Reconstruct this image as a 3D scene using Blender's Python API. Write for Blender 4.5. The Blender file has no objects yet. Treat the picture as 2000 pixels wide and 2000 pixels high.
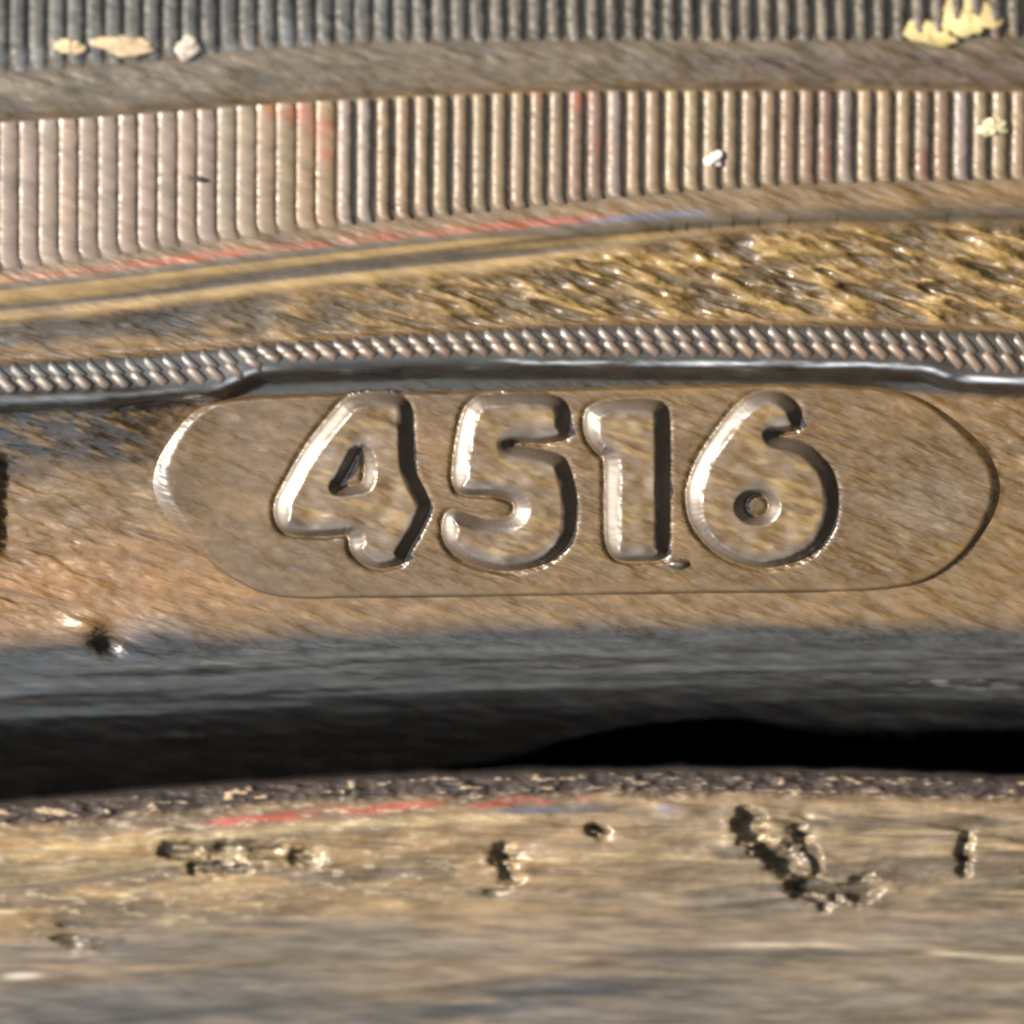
import bpy, math
import numpy as np
from mathutils import Matrix, Vector

# ------------------------------------------------------------------ camera, sky, sun, exposure
S = 0.0165e-3            # metres per photograph pixel (2000 px wide) on the sidewall: frame is 33 mm wide
D = 0.120                # camera to sidewall
TILT = math.radians(12)  # camera sits a little towards the tread, looking down at the bead
U = np.array([0.0, 0.0, -1.0])   # picture right = world down (the patch is on the side of the wheel)
V = np.array([1.0, 0.0, 0.0])    # picture up    = towards the tread
N = np.array([0.0, -1.0, 0.0])   # out of the sidewall
O = np.array([0.0, 0.0, 0.33])
BACK = N * math.cos(TILT) + V * math.sin(TILT)
CUP = V * math.cos(TILT) - N * math.sin(TILT)
CAM = D * BACK

sc = bpy.context.scene
cd = bpy.data.cameras.new('camera')
cam = bpy.data.objects.new('camera', cd)
sc.collection.objects.link(cam)
M = Matrix.Identity(4)
for i in range(3):
    M[i][0], M[i][1], M[i][2], M[i][3] = U[i], CUP[i], BACK[i], (CAM + O)[i]
cam.matrix_world = M
cd.sensor_width = 36.0
cd.lens = 36.0 * D / (2000 * S)
cd.clip_start = 0.005
cd.clip_end = 50.0
cd.dof.use_dof = True
cd.dof.focus_distance = D
cd.dof.aperture_fstop = 22.0
sc.camera = cam

SUN = -0.80 * U + 0.15 * V + 0.56 * N
SUN /= np.linalg.norm(SUN)
world = bpy.data.worlds.new('World')
sc.world = world
world.use_nodes = True
wn = world.node_tree.nodes
sky = wn.new('ShaderNodeTexSky')
sky.sky_type = 'NISHITA'
sky.sun_disc = False
sky.sun_elevation = math.asin(SUN[2])
sky.sun_rotation = math.atan2(SUN[0], SUN[1])
wn['Background'].inputs['Strength'].default_value = 0.08
world.node_tree.links.new(sky.outputs[0], wn['Background'].inputs['Color'])
sl = bpy.data.lights.new('sun', 'SUN')
sl.energy = 5.0
sl.angle = math.radians(0.6)
sl.color = (1.0, 0.88, 0.71)
so = bpy.data.objects.new('sun', sl)
sc.collection.objects.link(so)
so.location = tuple(O + SUN * 2)
so.rotation_euler = Vector(SUN).to_track_quat('Z', 'Y').to_euler()
sc.view_settings.view_transform = 'Standard'
sc.view_settings.look = 'None'
sc.view_settings.gamma = 1.0
sc.view_settings.exposure = 1.9
sc.render.engine = 'CYCLES'
sc.cycles.filter_width = 2.3

# ------------------------------------------------------------------ helpers
def ss(a, b, x):
    t = np.clip((x - a) / (b - a), 0, 1)
    return t * t * (3 - 2 * t)

def P(px, py, h):
    """photograph pixel + height over the sidewall (in pixel units) -> metres, relative to O"""
    px, py, h = np.broadcast_arrays(np.asarray(px, float), np.asarray(py, float), np.asarray(h, float))
    a = (px - 1000) * S; b = (1000 - py) * S
    d = -BACK * D + a[..., None] * U + b[..., None] * CUP
    t = (h * S - CAM @ N) / (d @ N)
    return CAM + t[..., None] * d

_rs = np.random.RandomState(7)
_tab = _rs.rand(8, 256, 256)
def vnoise(x, y, k=0):
    T = _tab[k % 8]
    xi = np.floor(x).astype(int); yi = np.floor(y).astype(int)
    fx = x - xi; fy = y - yi
    fx = fx * fx * (3 - 2 * fx); fy = fy * fy * (3 - 2 * fy)
    g = lambda i, j: T[i & 255, j & 255]
    return (g(xi, yi) * (1 - fx) + g(xi + 1, yi) * fx) * (1 - fy) + (g(xi, yi + 1) * (1 - fx) + g(xi + 1, yi + 1) * fx) * fy
def fbm(x, y, k=0, o=4):
    s = 0; a = 0.5; n = 0
    for i in range(o):
        s = s + a * vnoise(x * 2 ** i + 17.3 * i, y * 2 ** i + 5.1 * i, k + i); n += a; a *= 0.5
    return s / n
def streak(px, py, L, W, k=0, o=3, ang=17):
    c, s_ = math.cos(math.radians(ang)), math.sin(math.radians(ang))
    return fbm((px * c + py * s_) / L, (-px * s_ + py * c) / W, k, o)
def blob(px, py, x, y, rx, ry, ang=0, p=1.0):
    c, s_ = math.cos(math.radians(ang)), math.sin(math.radians(ang))
    dx, dy = px - x, py - y
    a = (dx * c + dy * s_) / rx; b = (-dx * s_ + dy * c) / ry
    return np.exp(-(a * a + b * b) ** p)
def curve(*pts):
    X = np.array([p[0] for p in pts], float); Y = np.array([p[1] for p in pts], float)
    def f(x):
        x = np.asarray(x, float)
        # Catmull-Rom with end slopes carried on outside
        m = np.gradient(Y, X)
        i = np.clip(np.searchsorted(X, x) - 1, 0, len(X) - 2)
        hh = X[i + 1] - X[i]; t = (x - X[i]) / hh
        t2, t3 = t * t, t ** 3
        r = (2 * t3 - 3 * t2 + 1) * Y[i] + (t3 - 2 * t2 + t) * hh * m[i] + (-2 * t3 + 3 * t2) * Y[i + 1] + (t3 - t2) * hh * m[i + 1]
        q = 1.0 / 28000
        r = np.where(x < X[0], Y[0] + m[0] * (x - X[0]) + (x - X[0]) ** 2 * q, r)
        r = np.where(x > X[-1], Y[-1] + m[-1] * (x - X[-1]) + (x - X[-1]) ** 2 * q, r)
        return r
    return f
def seg_dist(px, py, poly):
    """signed distance (inside positive) to a closed polygon"""
    Q = np.asarray(poly, float); n = len(Q)
    d = np.full(px.shape, 1e9); ins = np.zeros(px.shape, bool)
    for i in range(n):
        ax, ay = Q[i]; bx, by = Q[(i + 1) % n]
        ex, ey = bx - ax, by - ay
        t = np.clip(((px - ax) * ex + (py - ay) * ey) / (ex * ex + ey * ey), 0, 1)
        d = np.minimum(d, np.hypot(px - ax - t * ex, py - ay - t * ey))
        c = ((ay > py) != (by > py)) & (px < ex * (py - ay) / (ey if ey else 1e-9) + ax)
        ins ^= c
    return np.where(ins, d, -d)
def smooth_poly(pts, n=6):
    """closed Catmull-Rom through the points"""
    Q = np.asarray(pts, float); out = []
    for i in range(len(Q)):
        p0, p1, p2, p3 = Q[i - 1], Q[i], Q[(i + 1) % len(Q)], Q[(i + 2) % len(Q)]
        for k in range(n):
            t = k / n
            out.append(0.5 * (2 * p1 + (p2 - p0) * t + (2 * p0 - 5 * p1 + 4 * p2 - p3) * t * t + (3 * p1 - p0 - 3 * p2 + p3) * t ** 3))
    return np.array(out)

def empty(name, label=None, cat=None, group=None):
    o = bpy.data.objects.new(name, None); sc.collection.objects.link(o)
    o.location = tuple(O); o.empty_display_size = 0.005
    if label: o['label'] = label
    if cat: o['category'] = cat
    if group: o['group'] = group
    return o
def mesh_obj(name, co, faces, mat, parent=None, col=None, rough=None, smooth=True, relief=None):
    me = bpy.data.meshes.new(name)
    me.vertices.add(len(co)); me.vertices.foreach_set('co', np.asarray(co, np.float32).ravel())
    faces = np.asarray(faces, np.int32)
    k = faces.shape[1]
    me.loops.add(faces.size); me.loops.foreach_set('vertex_index', faces.ravel())
    me.polygons.add(len(faces)); me.polygons.foreach_set('loop_start', np.arange(0, faces.size, k, dtype=np.int32))
    me.polygons.foreach_set('use_smooth', np.full(len(faces), smooth))
    me.update(calc_edges=True); me.validate()
    if col is not None:
        at = me.attributes.new('tint', 'FLOAT_COLOR', 'POINT')
        c4 = np.ones((len(co), 4), np.float32); c4[:, :3] = col
        at.data.foreach_set('color', c4.ravel())
    if rough is not None:
        at = me.attributes.new('rough', 'FLOAT', 'POINT'); at.data.foreach_set('value', np.asarray(rough, np.float32).ravel())
    if relief is not None:
        at = me.attributes.new('relief', 'FLOAT', 'POINT'); at.data.foreach_set('value', np.asarray(relief, np.float32).ravel())
    me.materials.append(mat)
    o = bpy.data.objects.new(name, me); sc.collection.objects.link(o)
    if parent is not None: o.parent = parent
    return o
def grid_faces(r, c, keep=None):
    i = np.arange(r * c).reshape(r, c)
    # rows go down the picture, so this order faces the camera
    f = np.stack([i[:-1, :-1], i[1:, :-1], i[1:, 1:], i[:-1, 1:]], -1)
    if keep is not None:
        k = keep[:-1, :-1] | keep[1:, :-1] | keep[1:, 1:] | keep[:-1, 1:]
        return f[k]
    return f.reshape(-1, 4)
def compact(co, faces, *attrs):
    used = np.unique(faces); m = np.full(len(co), -1); m[used] = np.arange(len(used))
    return (co[used], m[faces]) + tuple(a[used] for a in attrs)
def axis(lo, hi, inner0, inner1, fine, coarse):
    return np.unique(np.concatenate([np.arange(lo, inner0, coarse), np.arange(inner0, inner1, fine), np.arange(inner1, hi + coarse, coarse)]))

# ------------------------------------------------------------------ materials
ALB = 0.31               # tints below are relative; rubber itself is dark
def make_mat(name, tint='attr', bump=0.5, rough_var=0.12, spec=0.5, metallic=0.0, streak_ang=17, fine=1.0, rough=0.4, colvar=0.25, coat=0.0, smudges=()):
    m = bpy.data.materials.new(name); m.use_nodes = True
    nt = m.node_tree; nd = nt.nodes; lk = nt.links.new
    b = nd['Principled BSDF']
    geo = nd.new('ShaderNodeNewGeometry')
    c, s_ = math.cos(math.radians(streak_ang)), math.sin(math.radians(streak_ang))
    A = U * c - V * s_; B = U * s_ + V * c
    def dot(vec):
        d = nd.new('ShaderNodeVectorMath'); d.operation = 'DOT_PRODUCT'
        lk(geo.outputs['Position'], d.inputs[0]); d.inputs[1].default_value = tuple(vec); return d.outputs['Value']
    def coords(L, W):     # feature length / width in metres
        cb = nd.new('ShaderNodeCombineXYZ')
        for k, (vec, sz) in enumerate(((A, L), (B, W), (N, W))):
            q = nd.new('ShaderNodeMath'); q.operation = 'MULTIPLY'; lk(dot(vec), q.inputs[0]); q.inputs[1].default_value = 1.0 / sz
            lk(q.outputs[0], cb.inputs[k])
        return cb.outputs[0]
    def noise(L, W, det=3, r=0.55):
        n = nd.new('ShaderNodeTexNoise'); lk(coords(L, W), n.inputs['Vector']); n.inputs['Scale'].default_value = 1.0
        n.inputs['Detail'].default_value = det; n.inputs['Roughness'].default_value = r; return n.outputs['Fac']
    mm = 1e-3
    n1 = noise(1.6 * mm * fine, 0.30 * mm * fine, 2, 0.45)
    n2 = noise(2.6 * mm, 0.5 * mm, 3)
    n3 = noise(0.45 * mm, 0.13 * mm, 2)
    # colour
    if tint == 'attr':
        at = nd.new('ShaderNodeAttribute'); at.attribute_name = 'tint'; base = at.outputs['Color']
    else:
        oi = nd.new('ShaderNodeObjectInfo'); base = oi.outputs['Color']
    mr = nd.new('ShaderNodeMapRange'); lk(n1, mr.inputs[0]); mr.inputs[1].default_value = 0.3; mr.inputs[2].default_value = 0.7
    mr.inputs[3].default_value = 1 - colvar; mr.inputs[4].default_value = 1 + colvar
    mr2 = nd.new('ShaderNodeMapRange'); lk(n2, mr2.inputs[0]); mr2.inputs[1].default_value = 0.3; mr2.inputs[2].default_value = 0.7
    mr2.inputs[3].default_value = 1 - colvar * 0.6; mr2.inputs[4].default_value = 1 + colvar * 0.6
    mu = nd.new('ShaderNodeMath'); mu.operation = 'MULTIPLY'; lk(mr.outputs[0], mu.inputs[0]); lk(mr2.outputs[0], mu.inputs[1])
    vm = nd.new('ShaderNodeVectorMath'); vm.operation = 'SCALE'; lk(base, vm.inputs[0]); lk(mu.outputs[0], vm.inputs['Scale'])
    out = vm.outputs[0]
    for (sx, sy, rad, cc) in smudges:
        sub = nd.new('ShaderNodeVectorMath'); sub.operation = 'DISTANCE'; lk(geo.outputs['Position'], sub.inputs[0]); sub.inputs[1].default_value = tuple(O + P(sx, sy, 24))
        nz = nd.new('ShaderNodeMath'); nz.operation = 'MULTIPLY_ADD'; lk(n2, nz.inputs[0]); nz.inputs[1].default_value = rad * S * 1.6; lk(sub.outputs['Value'], nz.inputs[2])
        mk = nd.new('ShaderNodeMapRange'); lk(nz.outputs[0], mk.inputs[0]); mk.inputs[1].default_value = rad * S * 0.9; mk.inputs[2].default_value = rad * S * 1.9
        mk.inputs[3].default_value = 0.85; mk.inputs[4].default_value = 0.0
        mx = nd.new('ShaderNodeMix'); mx.data_type = 'RGBA'; lk(mk.outputs[0], mx.inputs['Factor']); lk(out, mx.inputs['A']); mx.inputs['B'].default_value = (*cc, 1); out = mx.outputs['Result']
    dk = nd.new('ShaderNodeVectorMath'); dk.operation = 'SCALE'; lk(out, dk.inputs[0]); dk.inputs['Scale'].default_value = ALB
    lk(dk.outputs[0], b.inputs['Base Color'])
    # roughness
    rr = nd.new('ShaderNodeMapRange'); lk(n2, rr.inputs[0]); rr.inputs[1].default_value = 0.3; rr.inputs[2].default_value = 0.7
    rr.inputs[3].default_value = -rough_var; rr.inputs[4].default_value = rough_var
    ad = nd.new('ShaderNodeMath'); ad.operation = 'ADD'; ad.use_clamp = True; lk(rr.outputs[0], ad.inputs[0])
    if tint == 'attr':
        ra = nd.new('ShaderNodeAttribute'); ra.attribute_name = 'rough'; lk(ra.outputs['Fac'], ad.inputs[1])
    else:
        ad.inputs[1].default_value = rough
    lk(ad.outputs[0], b.inputs['Roughness'])
    b.inputs['Metallic'].default_value = metallic
    b.inputs['Specular IOR Level'].default_value = spec
    b.inputs['Coat Weight'].default_value = coat
    b.inputs['Coat Roughness'].default_value = 0.25
    # fine relief
    h = nd.new('ShaderNodeMath'); h.operation = 'MULTIPLY_ADD'; lk(n3, h.inputs[0]); h.inputs[1].default_value = 0.12; lk(n1, h.inputs[2])
    bp = nd.new('ShaderNodeBump'); bp.inputs['Strength'].default_value = bump; bp.inputs['Distance'].default_value = 0.00022
    if tint == 'attr':
        la = nd.new('ShaderNodeAttribute'); la.attribute_name = 'relief'
        ml = nd.new('ShaderNodeMath'); ml.operation = 'MULTIPLY'; lk(la.outputs['Fac'], ml.inputs[0]); ml.inputs[1].default_value = bump
        lk(ml.outputs[0], bp.inputs['Strength'])
    lk(h.outputs[0], bp.inputs['Height']); lk(bp.outputs[0], b.inputs['Normal'])
    return m
RUB = make_mat('tyre_rubber', bump=0.8, spec=0.8)
RUBP = make_mat('tyre_rubber_plate', bump=0.75, colvar=0.16, fine=0.75, spec=0.8)
RUBD = make_mat('tyre_rubber_digits', bump=0.7, colvar=0.12, rough_var=0.04, spec=1.0)
RED = (0.46, 0.12, 0.06)
RIBM = make_mat('tyre_rubber_ribs', tint='obj', bump=0.4, colvar=0.18, rough=0.52, spec=0.7,
                smudges=((530, 208, 30, (0.48, 0.2, 0.08)), (585, 215, 34, RED), (625, 255, 34, RED), (640, 300, 26, RED), (1135, 196, 26, RED), (1172, 285, 34, (0.28, 0.10, 0.06)), (1055, 180, 22, (0.40, 0.17, 0.1)),
                         (1610, 320, 40, (0.22, 0.08, 0.055)), (1810, 315, 40, (0.22, 0.08, 0.055))))
KNURL = make_mat('tyre_rubber_knurl', tint='obj', bump=0.2, colvar=0.12, rough=0.47)
RIMM = make_mat('scuffed_rim_metal', bump=0.9, streak_ang=3, spec=0.5, metallic=0.08, colvar=0.3)
GRIT = make_mat('pale_grit', tint='obj', bump=0.5, rough=0.7)

# linear albedos
BROWN = np.array([0.225, 0.135, 0.050])
BLACK = np.array([0.030, 0.031, 0.033])
GOLD = np.array([0.42, 0.275, 0.09])
GREYB = np.array([0.135, 0.108, 0.072])

# ------------------------------------------------------------------ sidewall curves (photograph pixels)
C1 = curve((0, 160), (250, 140), (500, 114), (1000, 97), (1500, 97), (2000, 91))
C2 = curve((0, 236), (250, 222), (500, 203), (700, 190), (1000, 178), (1500, 173), (2000, 176))
C3 = curve((0, 533), (250, 499), (500, 464), (700, 440), (1000, 411), (1250, 385), (1500, 367), (2000, 353))
C4 = curve((0, 546), (250, 518), (500, 487), (750, 461), (1000, 438), (1250, 417), (1500, 400), (2000, 390))
C5 = curve((0, 619), (250, 594), (500, 563), (750, 537), (1000, 512), (1250, 470), (1500, 440), (2000, 425))
C6 = curve((0, 712), (250, 697), (450, 679), (750, 657), (1000, 642), (1250, 635), (1500, 635), (1750, 641), (2000, 650))
C7a = curve((0, 770), (250, 760), (450, 748), (1000, 728), (1500, 722), (1800, 728), (2000, 736))
def C7(x):
    x = np.asarray(x, float)
    w = ss(405, 520, x) * (1 - ss(1790, 1875, x))
    return C7a(x) - w * (34 - 14 * ss(700, 1500, x) )
C9 = curve((0, 1262), (466, 1246), (1000, 1228), (1449, 1222), (2000, 1226))
C10 = curve((0, 1566), (466, 1527), (1000, 1503), (1449, 1498), (2000, 1513))

def base_height(px, py):
    x = px[0]
    h_pts = []
    for f, v in ((lambda x: 0 * x - 700, 150), (lambda x: C1(x) - 130, 42), (lambda x: C1(x) - 8, 28), (lambda x: C1(x) + 14, 36), (lambda x: C2(x) - 14, 33),
                 (lambda x: C2(x) + 4, 21), (lambda x: C3(x) - 4, 17), (lambda x: C3(x) + 8, 19), (lambda x: C4(x) + 14, 31),
                 (lambda x: C4(x) + 34, 30), (lambda x: C5(x) - 14, 19), (lambda x: C5(x) + 4, 23), (lambda x: C5(x) + 34, 14),
                 (lambda x: C6(x) - 10, 10), (lambda x: C6(x) + 4, 30), (lambda x: C7(x) - 5, 50), (lambda x: C7(x) + 12, 50), (lambda x: C7(x) + 40, 1),
                 (lambda x: C7a(x) + 46, 0), (lambda x: 0 * x + 1190, 0), (lambda x: C9(x) - 25, 2)):
        h_pts.append((f(x), v))
    H = np.empty_like(py)
    ys = py[:, 0]
    Y = np.array([p[0] for p in h_pts]); Vv = np.array([p[1] for p in h_pts], float)
    for j in range(px.shape[1]):
        H[:, j] = np.interp(py[:, j], Y[:, j], Vv)
    # soften the profile down the picture
    for _ in range(2):
        K = np.array([1, 2, 3, 2, 1], float); K /= K.sum()
        Hp = np.pad(H, ((2, 2), (0, 0)), mode='edge')
        H = sum(K[k] * Hp[k:k + H.shape[0]] for k in range(5))
    # concave fillet left of the date plate, below the knurled ring
    left = 1 - ss(180, 420, px)
    H += left * 44 * (1 - ss(0, 1, np.clip((py - C7a(px) - 10) / 190, 0, 1))) * ss(-10, 25, py - C7a(px))
    # swelling above the bead on the left
    H += 9 * blob(px, py, 60, 1210, 420, 75, -3)
    # the bead rolls away to the rim
    t = np.clip((py - C9(px)) / (C10(px) + 40 - C9(px)), 0, 1)
    H -= 420 * (0.55 * (1 - np.sqrt(np.clip(1 - t ** 2.0, 0, 1))) + 0.45 * t ** 1.5) + 18 * ss(0, 0.25, t)
    H -= 1900 * ss(0, 14, py - WEDGE(px) - 5 * (fbm(px / 60, px * 0 + 2.2, 3, 3) - 0.5))
    return H

WEDGE = curve((-400, 1640), (0, 1580), (500, 1528), (850, 1502), (1000, 1478), (1150, 1436), (1280, 1412), (1450, 1402), (1580, 1420), (1700, 1428), (2000, 1424), (2400, 1430))
PLATE = smooth_poly([(530, 768), (760, 763), (1000, 757), (1300, 750), (1500, 747), (1700, 752), (1795, 774), (1880, 828), (1937, 888), (1957, 950), (1942, 1012),
                     (1894, 1076), (1832, 1124), (1758, 1149), (1600, 1158), (1300, 1161), (1000, 1166), (700, 1170), (545, 1168),
                     (460, 1136), (388, 1082), (328, 1022), (298, 965), (296, 905), (320, 850), (362, 806), (430, 778)], 5)

# ------------------------------------------------------------------ the tyre
tyre = empty('tyre', 'glossy brown and black rubber tyre sidewall marked 4516, seated on the scuffed rim', 'tyre')

xs = axis(-700, 2700, -60, 2060, 3.5, 24)
ys = axis(-520, 1580, -60, 1560, 3.0, 20)
px, py0 = np.meshgrid(xs, ys)
# bottom rows follow the bead line
py = py0.copy()
w = ss(1150, 1560, py0)
py = py + w * (C10(px) + 45 - 1580)
H0 = base_height(px, py)
inplate = ss(-6, 6, seg_dist(px, py, PLATE))
rough_zone = ss(4, 26, py - C5(px)) * (1 - ss(-22, -6, py - C6(px)))
right = ss(350, 1250, px)
lowleft = blob(px, py, 130, 690, 560, 40, -6)
st_a = streak(px, py, 80, 19, 1, 3, 15)
st_b = streak(px, py, 46, 8, 3, 3, 18)
st_c = streak(px, py, 150, 34, 5, 3, 10)
H = H0.copy()
H += rough_zone * (0.25 + 0.75 * right) * (26 * (st_a - 0.5) + 20 * (st_b - 0.5))
outer = ss(8, 40, py - C7a(px)) * (1 - ss(-60, 10, py - C9(px)))
H += outer * (1 - inplate) * (7 * (st_b - 0.5) + 9 * (st_a - 0.5)) * (0.35 + 0.65 * (1 - ss(100, 420, px)) + 0.8 * ss(1850, 1960, px) * (1 - ss(900, 1000, py)))
band = ss(0, 20, py - C1(px)) * (1 - ss(-14, -2, py - C2(px)))
H += band * (5 * (st_b - 0.5) + 5 * (st_a - 0.5))
# nick beside the bead, with its raised lip
H += 16 * blob(px, py, 172, 1228, 42, 22, 20) - 34 * blob(px, py, 214, 1256, 34, 20, 20) + 11 * blob(px, py, 318, 1240, 110, 42, 4)
# end of the next raised marking, mostly outside the frame
nxt = np.minimum(ss(14, -18, px) if False else 1 - ss(-22, 16, px), 1) * ss(870, 905, py) * (1 - ss(1060, 1100, py)) * (px > -300)
H += 20 * nxt
# bead: long shallow mould lines
bead = ss(10, 60, py - C9(px))
H += bead * (16 * (fbm(px / 520, (py - C9(px)) / 24, 2, 3) - 0.5) + 3.5 * (fbm(px / 80, py / 12, 4, 2) - 0.5))
# colour of the rubber: brown sidewall, painted gold highlights and dark gaps, black bead
col = np.broadcast_to(BROWN, px.shape + (3,)).copy()
def mix(c, m): 
    global col
    m = np.clip(m, 0, 1)[..., None]; col = col * (1 - m) + np.asarray(c) * m
top = 1 - ss(-30, 10, py - C2(px))
mix(GREYB * np.array([1.0, 0.95, 0.85]), top * (0.75 + 0.3 * fbm(px / 200, py / 60, 1)))
mix((0.105, 0.062, 0.04), top * ss(1000, 1500, px) * ss(0, 20, py - C1(px)) * 0.55)
mix(GREYB * 1.2, ss(-10, 6, py - C2(px)) * (1 - ss(-4, 10, py - C3(px))) * 0.5)
mix((0.10, 0.078, 0.04), rough_zone * (1 - ss(0.38, 0.52, st_a)) * 0.7)
mix(GOLD * 1.15, rough_zone * ss(0.46, 0.64, 0.5 * st_a + 0.5 * st_b) * (0.25 + 0.75 * right))  # bright glints and dark gaps of the rough zone, painted into the tint
lines = fbm(px / 700, (py - C4(px)) / 15, 5, 2)  # light and shade of the ridges painted as gold and dark lines
betw = ss(4, 14, py - C4(px)) * (1 - ss(-6, 22, py - C5(px)))
mix(GOLD * 0.95, betw * ss(0.42, 0.60, lines) * (1 - ss(1100, 1600, px)))
mix((0.085, 0.068, 0.04), betw * (1 - ss(0.34, 0.50, lines)) * 0.75)
mix((0.08, 0.065, 0.045), np.exp(-((py - C5(px) + 18) / 9.0) ** 2) * (1 - ss(700, 1100, px)) * 0.7)
mix(GOLD * 1.1, np.exp(-((py - C5(px) - 2) / 7.0) ** 2) * (1 - ss(1050, 1400, px)) * 0.8)
# faint red and blue mark along the ridge
ridge = np.exp(-((py - C4(px) - 2) / 7.0) ** 2)
mix((0.50, 0.10, 0.045), ridge * ss(60, 300, px) * (1 - ss(1080, 1280, px)) * (0.3 + 0.6 * ss(0.35, 0.6, st_a)))
mix((0.46, 0.19, 0.08), ridge * (1 - ss(60, 300, px)) * 0.8)
mix((0.13, 0.16, 0.28), np.exp(-((py - C4(px) - 7) / 6.0) ** 2) * ss(1080, 1230, px) * (1 - ss(1330, 1420, px)) * 0.9)
mix((0.06, 0.046, 0.034), (1 - ss(330, 620, px)) * ss(10, 24, py - C5(px)) * (1 - ss(-48, -26, py - C6(px) + 26 * (st_a - 0.5))) * 0.85)
mix(BROWN * np.array([1.5, 1.25, 0.95]), blob(px, py, 120, 1150, 520, 95, -3) * 0.9)
mix((0.050, 0.038, 0.028), (1 - ss(230, 420, px)) * ss(8, 30, py - C7a(px)) * (1 - ss(110, 185, py - C7a(px) + 60 * (st_a - 0.5))) * (0.97 - 0.85 * ss(0.56, 0.66, st_b)))  # down-facing fillet under the ring: its shade painted in, streaks left paler
mix((0.24, 0.18, 0.14), blob(px, py, 330, 1235, 100, 34, 4, 2) * 0.8)
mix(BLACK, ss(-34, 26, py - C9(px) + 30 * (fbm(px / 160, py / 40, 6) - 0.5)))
mix(BLACK * 0.35, ss(90, 190, py - C9(px) + 90 * (fbm(px / 420, py * 0 + 3.7, 6, 2) - 0.5)))  # lower bead darkened towards the rim, shade painted into the tint
mix(BLACK * 0.9, ss(-4, 6, py - C6(px)) * (1 - ss(30, 48, py - C7a(px))) * 0.95)  # ring underside and gaps between knurls darkened, shade painted in
mix((0.05, 0.042, 0.035), ss(2, 10, py - C6(px)) * (1 - ss(-8, 2, py - C7(px))) * 0.9)
# pale blue-white highlight painted along the lip of the knurled ring
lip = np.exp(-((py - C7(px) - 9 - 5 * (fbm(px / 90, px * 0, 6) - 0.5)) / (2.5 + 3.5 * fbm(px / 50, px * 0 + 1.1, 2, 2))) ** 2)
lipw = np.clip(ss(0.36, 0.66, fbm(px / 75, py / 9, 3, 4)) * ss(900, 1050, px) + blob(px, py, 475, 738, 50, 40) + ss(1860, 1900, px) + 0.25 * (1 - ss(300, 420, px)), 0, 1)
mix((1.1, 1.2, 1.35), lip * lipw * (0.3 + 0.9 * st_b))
mix((0.10, 0.10, 0.10), (0.7 * ss(-5, 30, py - C9(px)) * (1 - ss(40, 170, py - C9(px)))))
mix((0.13, 0.13, 0.13), bead * ss(0.52, 0.72, fbm(px / 300, (py - C9(px)) / 14, 3, 3)) * (1 - ss(70, 150, py - C9(px))) * 0.8)
rough = 0.40 + 0 * px
mix((0.34, 0.32, 0.29), ss(0.60, 0.70, fbm(px / 70, py / 7, 5, 3)) * np.clip(blob(px, py, 1790, 1326, 200, 17, 3, 1.5) + 0.5 * blob(px, py, 520, 1285, 300, 22, -3) + 0.4 * blob(px, py, 1150, 1300, 120, 12), 0, 1) * 0.9)
relief = 1 - 0.75 * bead - 0.8 * ss(-4, 6, py - C6(px)) * (1 - ss(18, 40, py - C7a(px))) - 0.4 * betw
rough += -0.18 * ss(14, 22, py - C7(px)) * (1 - ss(22, 40, py - C7a(px))) - 0.1 * (1 - ss(230, 420, px)) * ss(8, 30, py - C7a(px)) * (1 - ss(95, 165, py - C7a(px)))
rough += -0.06 * bead - 0.1 * ss(130, 220, py - C9(px)) - 0.10 * np.exp(-((py - C7(px)) / 10.0) ** 2)
fac = grid_faces(*px.shape)
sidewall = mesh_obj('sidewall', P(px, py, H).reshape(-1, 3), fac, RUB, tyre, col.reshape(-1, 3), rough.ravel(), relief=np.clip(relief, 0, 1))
SW_PY = py.copy()

# bilinear sampler of the sidewall height for the parts that sit on it
def H_at(x, y):
    x = float(x); y = float(y)
    j = int(np.clip(np.searchsorted(xs, x) - 1, 0, len(xs) - 2))
    i = int(np.clip(np.searchsorted(SW_PY[:, j], y) - 1, 0, len(ys) - 2))
    return float(H0[i, j])

# date plate
def patch(name, poly, holes, Hfun, mat, parent, colf, roughf, step, pad=4, label=None, relf=None, hk=1.0):
    Q = np.asarray(poly)
    gx = np.arange(Q[:, 0].min() - pad - step, Q[:, 0].max() + pad + step, step)
    gy = np.arange(Q[:, 1].min() - pad - step, Q[:, 1].max() + pad + step, step)
    X, Y = np.meshgrid(gx, gy)
    d = seg_dist(X, Y, Q)
    for hq in holes: d = np.minimum(d, -seg_dist(X, Y, hq) * hk)
    keep = d > -pad
    h = Hfun(X, Y, d)
    co = P(X, Y, h).reshape(-1, 3)
    f = grid_faces(*X.shape, keep=keep)
    c = colf(X, Y, d).reshape(-1, 3); r = roughf(X, Y, d).ravel()
    rl = (relf(X, Y, d) if relf else 1 + 0 * X).ravel()
    co, f, c, r, rl = compact(co, f, c, r, rl)
    o = mesh_obj(name, co, f, mat, parent, c, r, relief=rl)
    if label: o['label'] = label
    return o
PLATE_H = 12.0
def plate_base(X, Y):
    return PLATE_H + 4.0 * (streak(X, Y, 90, 20, 2, 3, 14) - 0.5) + 2.2 * (streak(X, Y, 34, 7, 4, 3, 16) - 0.5) + 2.0 * (fbm(X / 260, Y / 160, 6) - 0.5)
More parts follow.
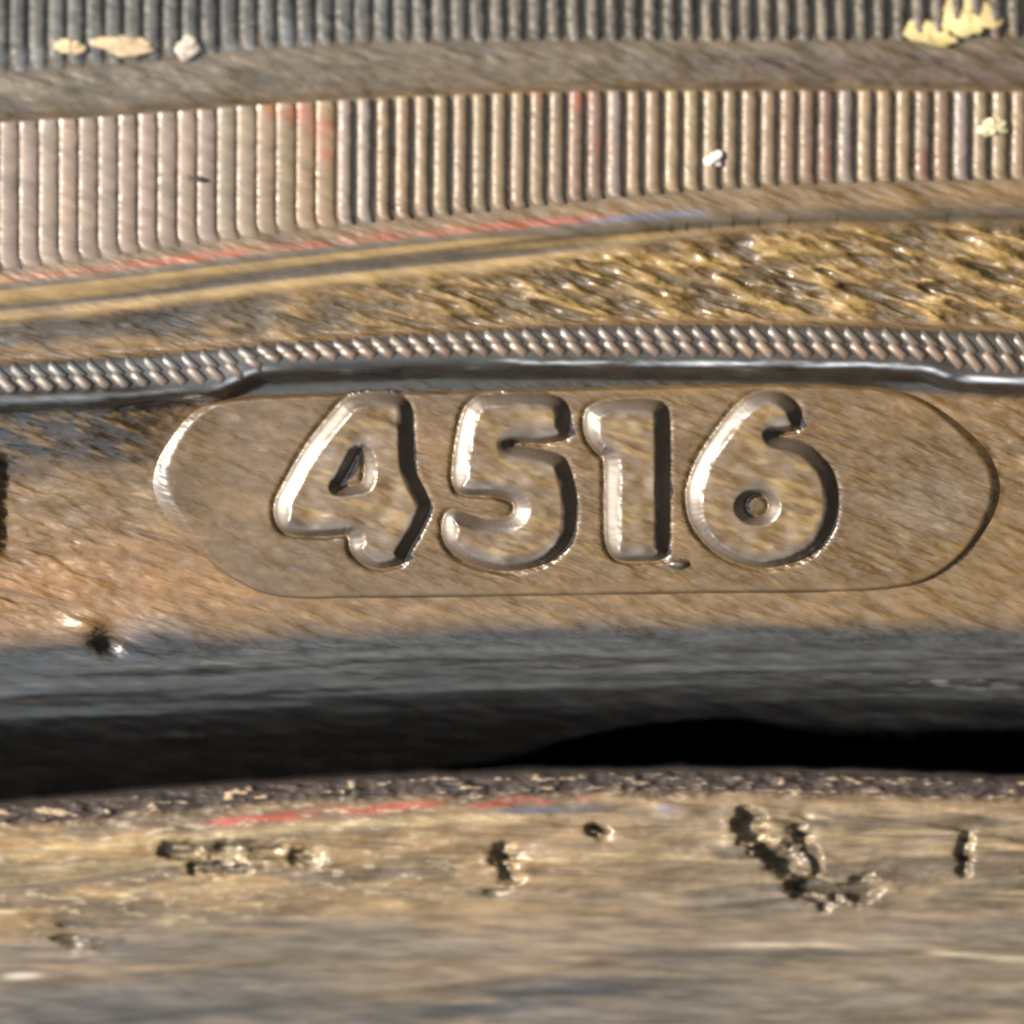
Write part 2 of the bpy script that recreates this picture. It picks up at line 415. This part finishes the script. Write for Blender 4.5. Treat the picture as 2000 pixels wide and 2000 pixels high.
def plate_h(X, Y, d):
    left = 1 - ss(330, 430, X)
    wdt = 13 + 24 * left + 12 * ss(1800, 1920, X) * (1 - ss(980, 1080, Y))
    wdt = wdt * (1 - 0.55 * ss(1040, 1130, Y))
    e = ss(0, 1, np.clip(d / wdt, 0, 1))
    groove = -3.0 * np.exp(-((d + 1) / 4.0) ** 2)
    dd = np.full(X.shape, -1e3)
    for ch, q, hs in DIGITS:
        k = seg_dist(X, Y, q)
        for hq in hs: k = np.minimum(k, -seg_dist(X, Y, hq))
        dd = np.maximum(dd, k)
    groove = groove - digit_groove(dd)
    return (plate_base(X, Y) + 6 * left * (1 - ss(1000, 1080, Y))) * e + groove - 5 * (d < -2)
def plate_col(X, Y, d):
    n = fbm(X / 260, Y / 110, 2)
    c = BROWN * np.array([0.98, 0.97, 0.90]) * (0.86 + 0.7 * (n[..., None] - 0.5)) * np.array([1.02, 1.0, 0.98])
    g = (ss(0.55, 0.75, streak(X, Y, 60, 9, 5, 3, 18)) * ss(820, 1050, X) * 0.35)[..., None]
    c = c * (1 - g) + GOLD * 0.9 * g
    sm = (blob(X, Y, 1830, 985, 110, 60, 0, 1.5) * 0.55)[..., None]
    c = c * (1 - sm) + np.array([0.20, 0.15, 0.105]) * sm
    e = (1 - ss(26, 36, d)) * (1 - ss(330, 430, X)) * (1 - ss(960, 1020, Y)) * ss(775, 830, Y)  # pale highlight on the left slope, painted as a grey tint
    c = c * (1 - 0.8 * e[..., None]) + np.array([0.15, 0.135, 0.13]) * 0.8 * e[..., None]
    e = (1 - ss(0, 10, d))[..., None] * 0.4 * ss(330, 430, X)[..., None]
    return c * (1 - e) + np.array([0.08, 0.065, 0.05]) * e
# digits
FOUR = [(652, 800), (668, 783), (691, 772), (739, 766), (783, 773), (802, 792), (806, 830), (811, 915), (835, 968), (840, 992), (824, 1030), (797, 1078), (783, 1102),
        (739, 1110), (707, 1099), (685, 1077), (678, 1046), (640, 1047), (580, 1046), (550, 1036), (537, 1013), (537, 980), (554, 944), (598, 868)]
FOUR_H = [(703, 880), (711, 905), (709, 938), (695, 947), (664, 950), (676, 928), (690, 902)]
FIVE = [(903, 806), (914, 789), (945, 772), (1035, 767), (1090, 774), (1111, 800), (1111, 843), (1098, 860), (1055, 866), (1008, 863), (1004, 870), (1050, 876), (1098, 890),
        (1114, 918), (1124, 960), (1126, 1000), (1118, 1046), (1094, 1080), (1047, 1107), (981, 1115), (916, 1100), (877, 1073), (864, 1046), (866, 1010), (884, 996),
        (915, 1003), (950, 1013), (985, 1012), (1002, 1000), (1002, 984), (985, 974), (950, 968), (898, 964), (883, 936), (887, 880), (895, 835)]
ONE = [(1142, 806), (1156, 792), (1180, 783), (1220, 779), (1275, 779), (1297, 788), (1306, 812), (1308, 930), (1306, 1060), (1292, 1092), (1248, 1096), (1208, 1094), (1188, 1076),
       (1181, 1040), (1180, 960), (1179, 898), (1168, 886), (1150, 866), (1140, 838)]
SIX = [(1442, 787), (1478, 767), (1521, 765), (1550, 781), (1565, 802), (1563, 828), (1552, 842), (1520, 846), (1526, 853), (1560, 860), (1590, 876), (1621, 910), (1636, 953),
       (1634, 1006), (1614, 1053), (1573, 1089), (1502, 1109), (1442, 1101), (1388, 1072), (1352, 1028), (1340, 982), (1344, 940), (1366, 887), (1402, 834)]
SIX_H = [(1478 + 23 * math.cos(a), 987 + 22 * math.sin(a)) for a in np.linspace(0, 2 * math.pi, 15)[:-1]]
DIGITS = (('4', smooth_poly(FOUR, 4), [smooth_poly(FOUR_H, 3)]), ('5', smooth_poly(FIVE, 4), []), ('1', smooth_poly(ONE, 4), []), ('6', smooth_poly(SIX, 4), [smooth_poly(SIX_H, 3)]))
DIG_H = 22.0
def digit_groove(d):
    gy, gx = np.gradient(d); n_ = np.hypot(gx, gy) + 1e-9
    amp = 2.0 + 6.5 * np.clip(-gy / n_, 0, 1) + 3.0 * np.clip(gx / n_, 0, 1)
    return amp * np.exp(-((np.minimum(d, 30) + 1) / 5.0) ** 2)
def digit_h(X, Y, d):
    gy, gx = np.gradient(d)                                      # inward direction
    n_ = np.hypot(gx, gy) + 1e-9; ox, oy = -gx / n_, -gy / n_
    wd = 26 + 9 * np.clip(-ox, 0, 1) + 5 * np.clip(ox, 0, 1) - 14 * np.clip(oy, 0, 1)
    t = np.clip(d / wd, 0, 1)
    e = np.where(t < 0.06, t * t / 0.06 * 0.5, t - 0.03)
    e = e / 0.97
    e = np.where(t > 0.86, e - (t - 0.86) ** 2 * 2.2, e)         # slightly rounded shoulder
    e = e / 0.957
    top = 7.0 * (streak(X, Y, 80, 22, 1, 3, 16) - 0.5) * ss(0.6, 1.0, t) + 8.0 * (fbm(X / 55, Y / 45, 3, 2) - 0.5) * ss(0.7, 1, t)
    return PLATE_H + (plate_base(X, Y) - PLATE_H) * (1 - ss(0, 0.2, t)) + DIG_H * e + top - 4.0 * (d < -2.0) - digit_groove(d)
def digit_col(X, Y, d):
    c = np.broadcast_to(BROWN * 0.95, X.shape + (3,)).copy()
    g = (ss(0.5, 0.72, streak(X, Y, 50, 14, 6, 3, 14)) * ss(20, 40, d) * 0.7)[..., None]
    c = c * (1 - g) + GOLD * g
    e = (1 - ss(24, 34, d))[..., None] * 0.6                     # the moulded slopes are greyer
    return c * (1 - e) + np.array([0.10, 0.09, 0.085]) * e
plate = patch('date_plate', PLATE, [], plate_h, RUBP, tyre, plate_col, lambda X, Y, d: 0.40 + 0 * X, 3.2, relf=lambda X, Y, d: (0.55 + 0.45 * ss(550, 950, X)) * (0.25 + 0.75 * ss(10, 34, d)))
plate['label'] = 'raised stadium-shaped plate carrying the date code'

for ch, poly, holes in DIGITS:
    patch('digit', poly, holes, digit_h, RUBD, tyre, digit_col,
          lambda X, Y, d: 0.44 - 0.06 * ss(26, 36, d), 2.4, 3, 'raised moulded digit ' + ch,
          relf=lambda X, Y, d: 0.05 + 0.75 * ss(26, 36, d), hk=1.35)
NUB = [(1325 + 22 * math.cos(a) * 1.1, 1102 + 13 * math.sin(a)) for a in np.linspace(0, 2 * math.pi, 13)[:-1]]
patch('mould_nub', NUB, [], lambda X, Y, d: plate_base(X, Y) + 10 * ss(0, 12, d) - 3 * (d < -1), RUBD, tyre, digit_col, lambda X, Y, d: 0.3 + 0 * X, 2.4, 3)

# ------------------------------------------------------------------ ribs and knurls: one unit mesh, many parts
def bar_mesh(name, mat, nx=9, ny=15, hook=0.35, end=0.10, skew=0.0):
    """half-round bar, unit width (x), unit length (y), unit height (z); its lower end turns aside"""
    a = np.linspace(-1, 1, nx); b = np.linspace(-1, 1, ny)
    b = np.sign(b) * (1 - (1 - np.abs(b)) ** 1.5)
    A, B = np.meshgrid(a, b[::-1])
    e = np.clip((1 - np.abs(B)) / (2 * end), 0, 1)
    z = np.sqrt(np.clip(1 - A ** 2, 0, 1)) ** 0.9 * np.sqrt(1 - (1 - e) ** 2) - 0.25 * ((np.abs(A) > 0.99) | (np.abs(B) > 0.999))
    x = A * 0.5 + hook * ss(-0.80, -1.0, B) if False else A * 0.5 + hook * np.clip((-0.82 - B) / 0.18, 0, 1) ** 1.5 + skew * B * 0.5
    co = np.stack([x, B * 0.5, z], -1).reshape(-1, 3)
    me = bpy.data.meshes.new(name)
    me.from_pydata([tuple(v) for v in co], [], [tuple(int(q) for q in f) for f in grid_faces(ny, nx)])
    me.polygons.foreach_set('use_smooth', np.full(len(me.polygons), True)); me.materials.append(mat)
    return me
def place(name, me, xt, yt, xb, yb, width, height, colour, sink=0.0, label=None, thing=None):
    pt = P(xt, yt, H_at(xt, yt) - sink); pb = P(xb, yb, H_at(xb, yb) - sink)
    yv = pt - pb; L = np.linalg.norm(yv); yv = yv / L
    zv = N - yv * (N @ yv); zv /= np.linalg.norm(zv); xv = np.cross(yv, zv)
    c = (pt + pb) / 2
    o = bpy.data.objects.new(name, me); sc.collection.objects.link(o); o.parent = thing or tyre
    m = Matrix.Identity(4)
    for i in range(3):
        m[i][0] = xv[i] * width * S; m[i][1] = yv[i] * L; m[i][2] = zv[i] * height * S; m[i][3] = c[i]
    o.matrix_local = m
    o.color = (*[float(v) for v in colour], 1.0)
    return o
rib_me = bar_mesh('rib', RIBM)
FINEM = make_mat('tyre_rubber_fine_ribs', tint='obj', bump=0.9, colvar=0.35, rough=0.6, spec=0.5,
                 smudges=((60, 118, 40, (0.30, 0.31, 0.33)), (470, 86, 34, (0.34, 0.34, 0.35)), (560, 60, 30, (0.30, 0.31, 0.32)), (620, 92, 26, (0.34, 0.35, 0.36)), (930, 66, 30, (0.3, 0.28, 0.26)),
                          (1130, 62, 34, (0.31, 0.28, 0.24)), (1390, 50, 30, (0.32, 0.28, 0.22)), (1600, 46, 36, (0.36, 0.31, 0.25)), (1960, 80, 40, (0.22, 0.14, 0.09)), (200, 40, 50, (0.10, 0.09, 0.07))))
fine_me = bar_mesh('fine_rib', FINEM, 7, 11, 0.25, 0.06)
knurl_me = bar_mesh('knurl', KNURL, 9, 9, 0.0, 0.5)
rnd = np.random.RandomState(3)
TAN = np.array([0.29, 0.20, 0.112]); LAV = np.array([0.28, 0.225, 0.185]); PINK = np.array([0.32, 0.235, 0.175]); RED_BROWN = np.array([0.205, 0.12, 0.075]); DARK = np.array([0.11, 0.09, 0.06])
segs = [-620, 105, 660, 1190, 1640, 1866, 2070, 2270, 2460, 2660]
x = -600.0
while x < 2640:
    k = max(i for i, s_ in enumerate(segs) if s_ <= x)
    f = (x - segs[k]) / (segs[k + 1] - segs[k])
    if x < 660:
        c = PINK * (1 - 0.4 * ss(0.0, 0.5, f)) + LAV * 0.4 * ss(0.0, 0.5, f)
        c = c * (1 - ss(430, 560, x)) + TAN * ss(430, 560, x)
        hgt = 6.0; wd = 39
    else:
        c = (LAV if f < 0.10 else TAN * 1.0) * 1.0
        c = c * (1 - ss(0.6, 1, f)) + RED_BROWN * ss(0.6, 1, f)  # pale first rib, darker last ones: shading of each segment painted as colour
        hgt = 11 - 3 * f; wd = 29
    c = c * (0.85 + 0.3 * rnd.rand()) * (1 + 0.08 * (rnd.rand(3) - 0.5))
    place('rib', rib_me, x + 2, C2(x) + 2, x, C3(x) - 1, wd + rnd.rand() * 2, hgt, c, 1.0)
    x += 38.6 if x < 660 else 37.6
x = -600.0
i = 0
while x < 2640:
    g = ss(500, 1300, x)
    c = np.array([0.14, 0.145, 0.14]) * (1 - g) + np.array([0.19, 0.16, 0.12]) * g
    place('fine_rib', fine_me, x + 6, -430, x, C1(x) - 10, 27 + 4 * (1 - g), 5 + 6 * g + 2 * rnd.rand(), c * (0.6 + 0.45 * rnd.rand()), 1.5)
    x += 37.4
x = -560.0
while x < 2560:
    out = 1 - ss(405, 520, x) * (1 - ss(1790, 1875, x))
    yb, yt_ = C7(x) - 9, C6(x) + 9
    mid = (yb + yt_) / 2
    g = ss(250, 700, x)
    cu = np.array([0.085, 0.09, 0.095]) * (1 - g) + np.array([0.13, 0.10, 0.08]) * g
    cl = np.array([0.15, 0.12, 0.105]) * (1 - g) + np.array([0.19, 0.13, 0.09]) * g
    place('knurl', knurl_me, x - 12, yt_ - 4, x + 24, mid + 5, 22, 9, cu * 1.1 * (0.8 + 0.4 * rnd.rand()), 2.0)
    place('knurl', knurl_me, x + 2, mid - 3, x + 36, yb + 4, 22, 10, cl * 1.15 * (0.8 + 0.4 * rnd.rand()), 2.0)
    x += 37.0

# ------------------------------------------------------------------ the rim
rim = empty('wheel_rim', 'scuffed tan and grey metal wheel rim below the black tyre bead', 'wheel rim')
ts = np.concatenate([np.linspace(0, 1, 14) ** 1.0 * 40 - 40, np.arange(3, 560, 3.0), np.arange(560, 1250, 22.0)])
px, tt = np.meshgrid(xs, ts)
edge = C10(px) + 5 * (fbm(px / 70, px * 0 + 3, 2) - 0.5)
py = np.where(tt <= 0, edge - tt * 0, edge + tt)
q = np.clip(tt, 0, None)
H = -66 + 44 * np.sqrt(1 - (1 - np.clip(q / 42, 0, 1)) ** 2) + np.where(tt < 0, tt * 60, 0)
H += 16 * ss(40, 120, q) - 8 * ss(230, 330, q) - 22 * ss(330, 620, q)
# shallow grooves further down
G1 = curve((0, 1925), (260, 1908), (600, 1876), (1000, 1862), (1500, 1850), (2000, 1872))
G2 = curve((0, 2010), (500, 1965), (1000, 1908), (1260, 1862), (1500, 1852), (2000, 1880))
H += 7 * ss(-18, -2, py - G2(px)) * 0 - 9 * ss(-8, 14, py - G2(px)) - 6 * ss(-10, 10, py - G1(px)) * (1 - ss(500, 800, px))
n_a = fbm(px / 90, py / 26, 1, 4); n_b = fbm(px / 30, py / 9, 3, 3); n_c = fbm(px / 380, py / 30, 5, 4)
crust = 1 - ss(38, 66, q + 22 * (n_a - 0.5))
mid = ss(40, 70, q) * (1 - ss(230, 300, q))
H += (tt > 0) * (crust * ss(4, 14, q) * 20 * (n_b - 0.5) + mid * (16 * (fbm(px / 170, py / 40, 6, 2) - 0.5) + 8 * (n_a - 0.5) + 2 * (n_b - 0.5)) + ss(220, 300, q) * (16 * (n_c - 0.5) + 0.8 * (n_b - 0.5)))
# gouges and pits
pits = [(395, 1690, 40, 14, 0, 12), (560, 1660, 60, 12, 8, 10), (985, 1690, 34, 30, 20, 18), (965, 1740, 30, 14, 0, 8), (1880, 1668, 16, 34, 5, 14), (1172, 1622, 18, 16, 0, 16), (1560, 1640, 22, 40, 10, 14), (150, 1830, 70, 26, 10, 9), (1965, 1705, 60, 8, 2, 8)]
pit = np.zeros_like(px)
for (a, b, ra, rb, an, dp) in pits:
    m_ = blob(px, py, a, b, ra, rb, an, 1) * (0.15 + 1.5 * ss(0.38, 0.66, fbm(px / 44, py / 13, 2, 2)))
    H -= dp * m_; pit = np.maximum(pit, m_)
def trough(pts, wd):
    d = np.full(px.shape, 1e9)
    for (ax, ay), (bx, by) in zip(pts[:-1], pts[1:]):
        ex, ey = bx - ax, by - ay
        t = np.clip(((px - ax) * ex + (py - ay) * ey) / (ex * ex + ey * ey), 0, 1)
        d = np.minimum(d, np.hypot(px - ax - t * ex, py - ay - t * ey))
    return d / wd + 1.7 * (fbm(px / 40, py / 17, 4, 4) - 0.5)
for pts, wd, dp in (([(1462, 1612), (1490, 1650), (1535, 1690), (1570, 1722), (1630, 1742), (1690, 1738)], 30, 46), ([(1560, 1630), (1585, 1660), (1600, 1700)], 13, 24),
                    ([(975, 1660), (985, 1690), (1000, 1712)], 22, 26), ([(330, 1660), (420, 1672), (520, 1664), (610, 1672)], 22, 24), ([(380, 1700), (480, 1696)], 13, 18), ([(1892, 1632), (1880, 1660), (1884, 1695)], 16, 20), ([(1150, 1616), (1180, 1622)], 14, 18)):
    d_ = trough(pts, wd)
    H -= 0.75 * dp * (1 - ss(0.0, 1.2, d_)); H += 0.05 * dp * np.exp(-((d_ - 1.5) / 0.5) ** 2) * (wd > 20)
    pit = np.maximum(pit, 0.8 * (1 - ss(0.1, 1.1, d_)))
# ledge that breaks the scuffed face into blocks
LEDGE = curve((-300, 1640), (0, 1622), (500, 1604), (1000, 1600), (1180, 1618), (1450, 1606), (1560, 1600), (1760, 1606), (2000, 1640), (2300, 1650))
H += 10 * ss(-7, 7, py - LEDGE(px) - 16 * (fbm(px / 120, px * 0 + 4.4, 2, 3) - 0.5)) * ss(900, 1150, px)
H += 9 * blob(px, py, 1560, 1748, 110, 7, -6) + 6 * blob(px, py, 700, 1650, 160, 6, 4) + 7 * blob(px, py, 1200, 1708, 160, 5, 3)
col = np.broadcast_to(np.array([0.34, 0.23, 0.12]), px.shape + (3,)).copy()
mix((0.29, 0.225, 0.155), ss(900, 1500, px) * ss(50, 90, q) * 0.8)
mix((0.44, 0.27, 0.10), blob(px, py, 40, 1680, 420, 120, -6) * 0.8)
mix((0.20, 0.175, 0.15), ss(0.42, 0.62, n_c) * ss(200, 300, q) * 0.8)
mix((0.10, 0.098, 0.10), ss(-10, 20, py - G2(px)) * (1 - ss(1300, 1600, px) * 0.7) * (0.35 + 0.75 * ss(0.45, 0.6, n_c)))
mix((0.10, 0.098, 0.10), ss(-10, 20, py - G1(px)) * (1 - ss(500, 800, px)) * 0.7)
blk = fbm(px / 210, py / 46, 7, 3)
mix((0.155, 0.12, 0.08), ss(0.48, 0.60, blk) * mid * 0.75)
mix((0.42, 0.31, 0.16), ss(0.0, 0.04, blk - 0.44) * (1 - ss(0.04, 0.08, blk - 0.44)) * mid * 0.6)
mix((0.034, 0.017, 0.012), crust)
mix((0.62, 0.46, 0.30), ss(0.66, 0.74, n_b) * crust * ss(6, 16, q) * (0.6 + 0.4 * (1 - ss(600, 1100, px))))
redl = np.exp(-((py - C10(px) - 62 - 16 * (1 - ss(200, 1000, px)) - 8 * (n_a - 0.5)) / 9.0) ** 2)
mix((0.50, 0.09, 0.05), redl * ss(180, 420, px) * (1 - ss(1080, 1180, px)) * ss(0.38, 0.58, n_a))
mix((0.12, 0.16, 0.30), np.exp(-((py - C10(px) - 82) / 8.0) ** 2) * ss(940, 1010, px) * (1 - ss(1290, 1340, px)) * ss(0.36, 0.55, n_a) * 0.8)
mix((0.50, 0.38, 0.20), np.exp(-((py - C10(px) - 92 - 12 * (1 - ss(200, 1000, px))) / 9.0) ** 2) * (1 - ss(900, 1200, px)) * 0.8)
mix((0.07, 0.062, 0.04), ss(0.25, 0.8, pit) * 0.7)
mix((0.55, 0.45, 0.30), ss(0.64, 0.74, n_b) * mid * (1 - ss(700, 1100, px)) * 0.9)
mix((0.36, 0.31, 0.25), blob(px, py, 1780, 1900, 120, 110, -40) * ss(0.35, 0.6, n_a) * 0.5)
gl = fbm(px / 420, (py - C10(px)) / 20, 7, 3)
mix((0.46, 0.35, 0.19), ss(0.60, 0.70, gl) * ss(70, 110, q) * (1 - ss(230, 300, q)) * 0.7)
mix((0.24, 0.195, 0.15), ss(250, 330, q) * 0.6)
mix((0.060, 0.060, 0.062), blob(px, py, 1010, 1952, 330, 26, -7, 1.5) * ss(0.3, 0.5, n_c + 0.2 * (n_a - 0.5)))
mix((0.11, 0.105, 0.10), blob(px, py, 300, 1960, 420, 50, -5, 1.5) * 0.7)
mix((0.60, 0.52, 0.38), np.exp(-((py - G2(px) + 7) / 5.0) ** 2) * np.clip(blob(px, py, 1530, 1848, 90, 20) + ss(1790, 1860, px), 0, 1))  # white highlight along the groove edge, painted into the tint
mix((0.7, 0.64, 0.55), blob(px, py, 40, 1906, 38, 7, -2, 2))
rough = 0.46 - 0.10 * ss(230, 320, q) + 0.3 * crust
relief = 0.6 - 0.45 * ss(200, 300, q)
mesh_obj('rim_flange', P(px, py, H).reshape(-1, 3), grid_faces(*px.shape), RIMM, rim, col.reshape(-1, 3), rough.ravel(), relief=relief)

# ------------------------------------------------------------------ bits stuck on the rubber
def crumb(name, x, y, rx, ry, hz, colour, label, seed, ang=0, lift=8):
    r = np.random.RandomState(seed)
    nu, nv = 36, 12
    co = []
    for i in range(nv + 1):
        th = math.pi * i / nv
        for j in range(nu):
            ph = 2 * math.pi * j / nu
            k = 1 + 1.1 * (fbm(np.array([2 + 2.2 * math.cos(ph) + seed]), np.array([3 + 2.2 * math.sin(ph) + 1.2 * math.cos(th)]), seed, 3)[0] - 0.5)
            a = math.sin(th) * math.cos(ph) * rx * k; b = math.sin(th) * math.sin(ph) * ry * k
            c, s_ = math.cos(math.radians(ang)), math.sin(math.radians(ang))
            co.append(((a * c - b * s_) * S, (a * s_ + b * c) * S, math.cos(th) * hz * k * S))
    f = []
    for i in range(nv):
        for j in range(nu):
            f.append((i * nu + j, (i + 1) * nu + j, (i + 1) * nu + (j + 1) % nu, i * nu + (j + 1) % nu))
    W = np.stack([U, V, N])
    o = mesh_obj(name, np.array(co) @ W, f, GRIT)
    o.location = tuple(O + P(x, y, H_at(x, y) + lift))
    o.color = (*[min(1.0, v * 1.3) for v in colour], 1)
    o['label'] = label; o['category'] = 'grit' if 'grit' in name else 'flake'
    return o
crumb('grit_crumb', 1397, 311, 17, 15, 9, (0.75, 0.68, 0.6), 'tiny white grit crumb on the narrowing ribs of the ribbed band', 1, 20, 9)
crumb('grit_crumb', 1940, 246, 27, 18, 9, (0.75, 0.68, 0.4), 'tiny yellowish grit crumb stuck across two ribs', 2, 0, 9)
crumb('thin_flake', 1815, 66, 52, 22, 4, (0.70, 0.55, 0.24), 'flat pale yellow flake at the foot of the fine ribs', 3, -14, 8)
crumb('thin_flake', 1895, 24, 56, 40, 4, (0.66, 0.52, 0.24), 'larger yellow flake higher on the fine ribs', 4, -20, 8)
crumb('thin_flake', 242, 88, 54, 18, 4, (0.62, 0.48, 0.30), 'long cream flake between two smaller ones on the fine ribs', 5, -4, 8)
crumb('thin_flake', 135, 92, 26, 14, 4, (0.56, 0.43, 0.26), 'small tan flake on the fine ribs', 6, 0, 8)
crumb('thin_flake', 365, 92, 20, 22, 4, (0.58, 0.5, 0.42), 'small whitish flake on the fine ribs', 7, -30, 8)
crumb('thin_flake', 385, 350, 20, 4.5, 4, (0.05, 0.035, 0.02), 'thin dark sliver lying across the broad pale ribs', 8, -14, 11)
